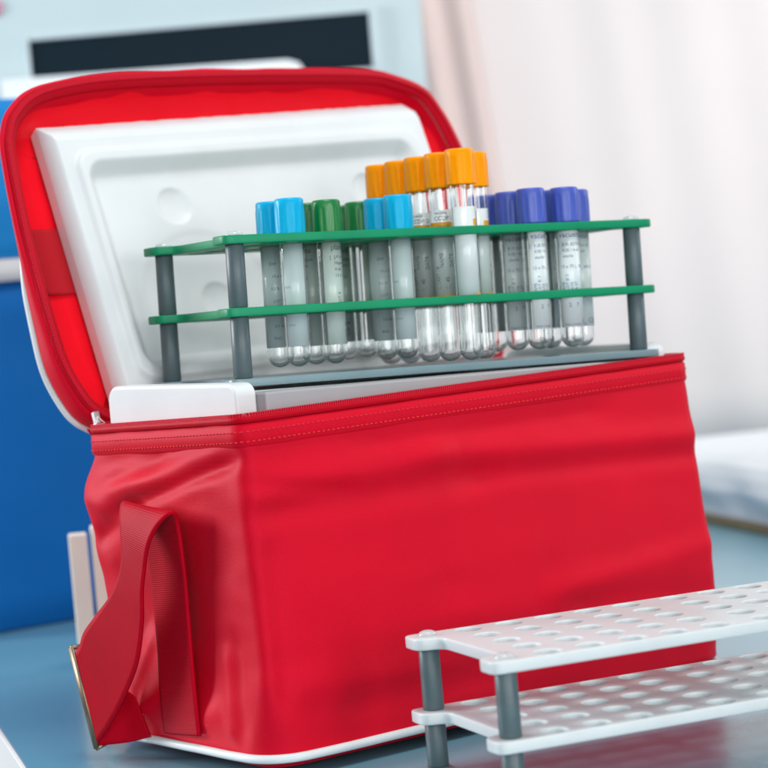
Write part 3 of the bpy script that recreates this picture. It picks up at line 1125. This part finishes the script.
m.add([(x, -30, z) for x, z in ((-310, 330), (-310, 418), (-60, 414.5), (-50, 411), (-46, 404), (-46, 330))], [(0, 1, 2, 3, 4, 5)], False)
m.build('lower_panel', M['bezel'], dv)
m = MB(); m.lathe([(0, 0), (7.5, 0), (7.5, 1.2), (0, 1.2)], 32)
bd1 = m.build('badge', M['badge'], dv)
bd1.location = (-314 * S, -1.3 * S, 484 * S); bd1.rotation_euler = (R(90), 0, 0)
m = MB(); m.lathe([(0, 1.25), (4.2, 1.25), (4.2, 2.0), (0, 2.0)], 32)
m.build('badge_centre', M['badge_in'], bd1)

# ================================================================== CURTAINS
def curtain(name, x0, x1, y, z0, z1, pleat, amp, material, label, slant=0, hem=None):
    t = empty(name, ((x0 + x1) / 2, y, 0), label=label, cat='curtain')
    n = int((x1 - x0) / 6)
    rows = []
    for j in range(14):
        z = z0 + (z1 - z0) * j / 13
        row = []
        for i in range(n + 1):
            x = x0 + (x1 - x0) * i / n
            ph = x / pleat * 2 * math.pi
            yy = amp * math.sin(ph + 0.8 * noise.noise(Vector((x * 0.01, z * 0.002, 1)))) + amp * 0.5 * noise.noise(Vector((x * 0.02, z * 0.0015, 4)))
            row.append((x - (x0 + x1) / 2 + slant * (z - z0), yy, z))
        rows.append(row)
    m = MB(); m.grid(rows)
    f = m.build('fabric', material, t, solid=1.5)
    if hem:
        rows2 = [[(p[0], p[1] - 1.6, z) for p in rows[0]] for z in (z0, z0 + 6)]
        m = MB(); m.grid(rows2)
        m.build('hem', hem, t, solid=1.2)
    return t


curtain('curtain', 100, 900, 2440, 2, 900, 82, 1.3, M['curtain'], 'white curtain in soft folds filling the right background', -0.08, M['hem'])
curtain('curtain', 40, 164, 2400, 2, 900, 41, 6, M['curtain_pink'], 'narrow pinkish beige curtain between the analyser and the white curtain', -0.083)

# ================================================================== SHEET ON BOARD at the right
bd = empty('wooden_board', (246, 1862, 0), (0, 0, 0))
tag(bd, 'thin brown wooden board under the folded white cloth', 'board')
P = [Vector((0, 0, 0)), Vector((60, -212, 0)), Vector((700, -60, 0)), Vector((640, 150, 0)), Vector((-60, 212, 0))]
m = MB()
n = len(P)
m.add([(p.x, p.y, z) for z in (0.3, 6) for p in P], [tuple(range(n))[::-1], tuple(range(n, 2 * n))] + [(k, (k + 1) % n, n + (k + 1) % n, n + k) for k in range(n)], False)
m.build('panel', M['brown'], bd, bevel=0.8)
fc = empty('folded_cloth', (246, 1862, 0), (0, 0, 0))
tag(fc, 'folded white cloth with soft wrinkles beside the red bag on the right', 'cloth')
rows = []
A0, A1 = Vector((-60, 212, 0)), Vector((62, -210, 0))
for j in range(26):
    t = j / 25
    row = []
    for i in range(90):
        q = A0.lerp(A1, i / 89)
        prof = [(0, 6.5), (0, 15), (-2, 28), (4, 39), (12, 45), (40, 48)]
        f = t * 5
        k = min(4, int(f)); fr = f - k
        off = prof[k][0] * (1 - fr) + prof[k + 1][0] * fr
        z = prof[k][1] * (1 - fr) + prof[k + 1][1] * fr
        nz = noise.noise(Vector((i * 0.09 + z * 0.05, z * 0.03, 2))) * 3 + noise.noise(Vector((i * 0.2, z * 0.06, 9))) * 1.2
        row.append((q.x + off + 4 + nz * min(1, (z - 6) / 12), q.y + off * 0.25, z + (nz * 0.5 if t > 0.7 else 0)))
    rows.append(row)
rows.append([(p[0] + 420, p[1] + 90, 49) for p in rows[-1]])
m = MB(); m.grid(rows)
m.build('folds', M['sheet'], fc, solid=1.5)

ps = empty('paper_slip', (318, 1700, 0))
tag(ps, 'small white paper slip on the table at the right edge', 'paper')
m = MB()
m.grid([[(x, y, 0.4 + 7 * (x / 60) ** 2) for y in (-30, 0, 30)] for x in range(0, 61, 6)])
m.build('sheet', M['paper'], ps, solid=0.3)
